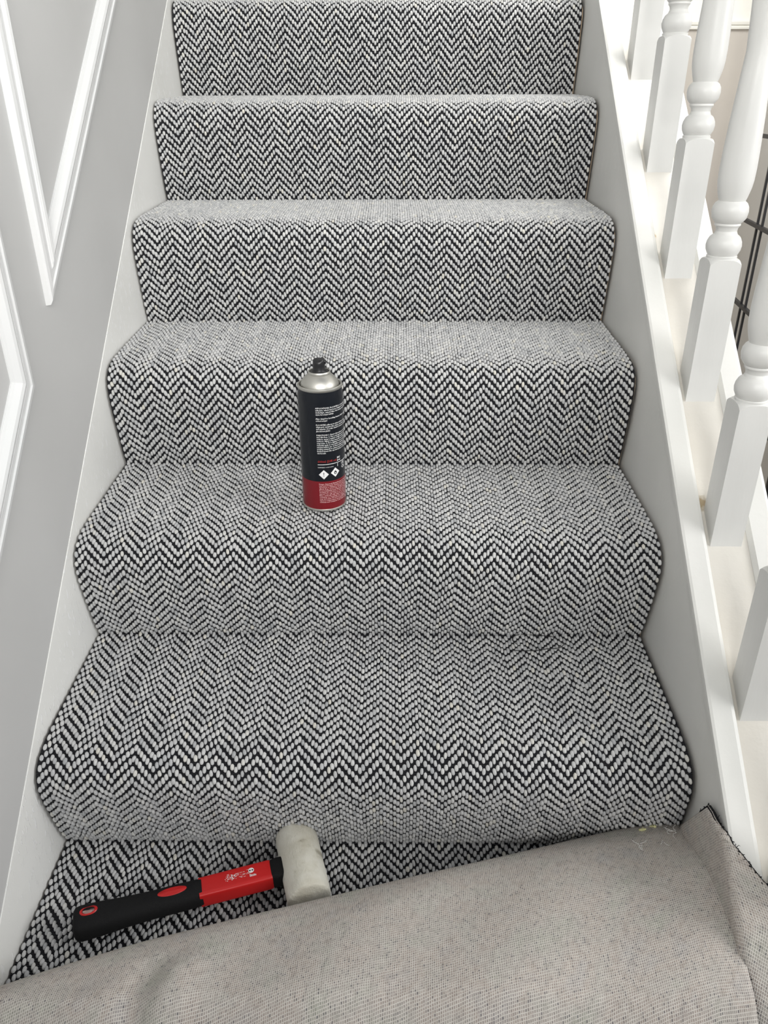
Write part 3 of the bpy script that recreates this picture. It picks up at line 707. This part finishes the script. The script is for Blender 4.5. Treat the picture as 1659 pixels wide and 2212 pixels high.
# ---------------------------------------------------------------- crumbs, lint and a loose thread
m, N, L, b = mat('yellow_foam', (.68, .66, .36), .9); n = noise(N, L, 600, 2); bump(N, L, b, n.outputs[0], .6, .001); M['foam'] = m
m, N, L, b = mat('white_lint', (.80, .79, .76), .9); n = noise(N, L, 600, 2); bump(N, L, b, n.outputs[0], .6, .001); M['lint'] = m
m, N, L, b = mat('black_thread', (.01, .01, .011), .8); n = noise(N, L, 900, 2); bump(N, L, b, n.outputs[0], .3, .0003); M['thread'] = m
deps = None
def px_ray(u, v): return (RT * ((u - 829.5) / FPX) + UP * ((1106 - v) / FPX) + FW).normalized()
bpy.context.view_layer.update(); dg = bpy.context.evaluated_depsgraph_get()
def drop(u, v):
    ok, loc, nrm, idx, ob, mtx = S.ray_cast(dg, CAM, px_ray(u, v)); return loc, nrm
def crumb(name, u, v, size, mt, label, cat, seed, group=None):
    loc, nrm = drop(u, v); q = random.Random(seed); parts = []
    for k in range(3):
        bm = bmesh.new(); bmesh.ops.create_icosphere(bm, subdivisions=2, radius=size * q.uniform(.45, .8))
        for vv in bm.verts: vv.co = vv.co * q.uniform(.65, 1.25) + Vector(((k - 1) * size * .8, q.uniform(-.3, .3) * size, 0)); vv.co.z *= .6
        parts.append(([tuple(vv.co + Vector((0, 0, size * .4))) for vv in bm.verts], [tuple(x.index for x in ff.verts) for ff in bm.faces])); bm.free()
    for k in range(5):
        a = q.uniform(0, 6.28); d = Vector((math.cos(a), math.sin(a), q.uniform(.0, .5))) * size * 1.6; p = Vector((q.uniform(-.6, .6) * size, 0, size * .3))
        parts.append(tube([p, p + d * .5 + Vector((0, 0, size * .2)), p + d], [size * .1, size * .08, size * .04], 5))
    V_, F_ = join(*parts); o = mesh_obj(name, V_, F_, mt); o.location = loc; o.rotation_euler = nrm.to_track_quat('Z', 'Y').to_euler(); return tag(o, label, cat, group)
def lint(u, v, size, label, seed, n=4):
    loc, nrm = drop(u, v); q = random.Random(seed); parts = []
    for k in range(n):
        a = q.uniform(0, 6.28); p = Vector((q.uniform(-.4, .4) * size, q.uniform(-.4, .4) * size, .0006)); pts = [p]
        for s_ in range(5):
            a += q.uniform(-.9, .9); p = p + Vector((math.cos(a), math.sin(a), q.uniform(-.15, .3))) * size * .28; p.z = max(.0004, min(p.z, size * .35)); pts.append(p.copy())
        parts.append(tube(pts, [.0004] * 5 + [.0002], 5))
    V_, F_ = join(*parts); o = mesh_obj('lint_tuft', V_, F_, M['lint']); o.location = loc; o.rotation_euler = nrm.to_track_quat('Z', 'Y').to_euler()
    return tag(o, label, 'lint')
crumb('foam_crumb', 1389, 1794, .0034, M['foam'], 'left one of two pale yellow foam crumbs on the fold of the loose carpet', 'crumb', 1, 'foam crumbs on the folded carpet')
crumb('foam_crumb', 1410, 1787, .0031, M['foam'], 'right one of two pale yellow foam crumbs on the fold of the loose carpet', 'crumb', 2, 'foam crumbs on the folded carpet')
lint(1386, 1826, .009, 'white lint tuft on the backing just below the foam crumbs', 3, 5)
lint(1428, 1817, .008, 'small curled white fibre on the backing between two larger tufts', 4, 2)
lint(1462, 1797, .013, 'whitish lint tuft nearest the right corner of the folded carpet', 5, 5)
lint(536, 746, .010, 'white lint on the fourth carpeted tread, left one of the pair', 6)
lint(605, 748, .009, 'white lint on the fourth carpeted tread, right one of the pair', 7)
lint(525, 200, .010, 'pale fluff at the foot of the topmost riser', 8)
lint(500, 1377, .009, 'white lint in the crease left of centre on the tread below the spray can', 9)
lint(1110, 1042, .009, 'white lint right of the spray can on the same tread', 10)
lint(1336, 1047, .009, 'white lint at the far right end of the spray can tread', 11)
lint(1101, 1362, .007, 'bright white speck beside the black thread', 12, 2)
pts = [(1117, 1395), (1110, 1391), (1107, 1384), (1109, 1377), (1116, 1373), (1130, 1372), (1150, 1373), (1175, 1375), (1195, 1379), (1209, 1386), (1217, 1393), (1212, 1399), (1200, 1403), (1185, 1406), (1160, 1407.5), (1130, 1407.5), (1101, 1407)]
P3 = []
for u, v in pts:
    loc, nrm = drop(u, v); P3.append(Vector((loc.x, loc.y, max(loc.z, R - .0005) + .0012)))
dense = [Vector(p) for p in cr(np.array([tuple(p) for p in P3]), 4)]
o = mesh_obj('loose_thread', *tube(dense, .00055, 6), M['thread']); tag(o, 'thin black thread curled in an open loop on the tread below the spray can', 'thread')
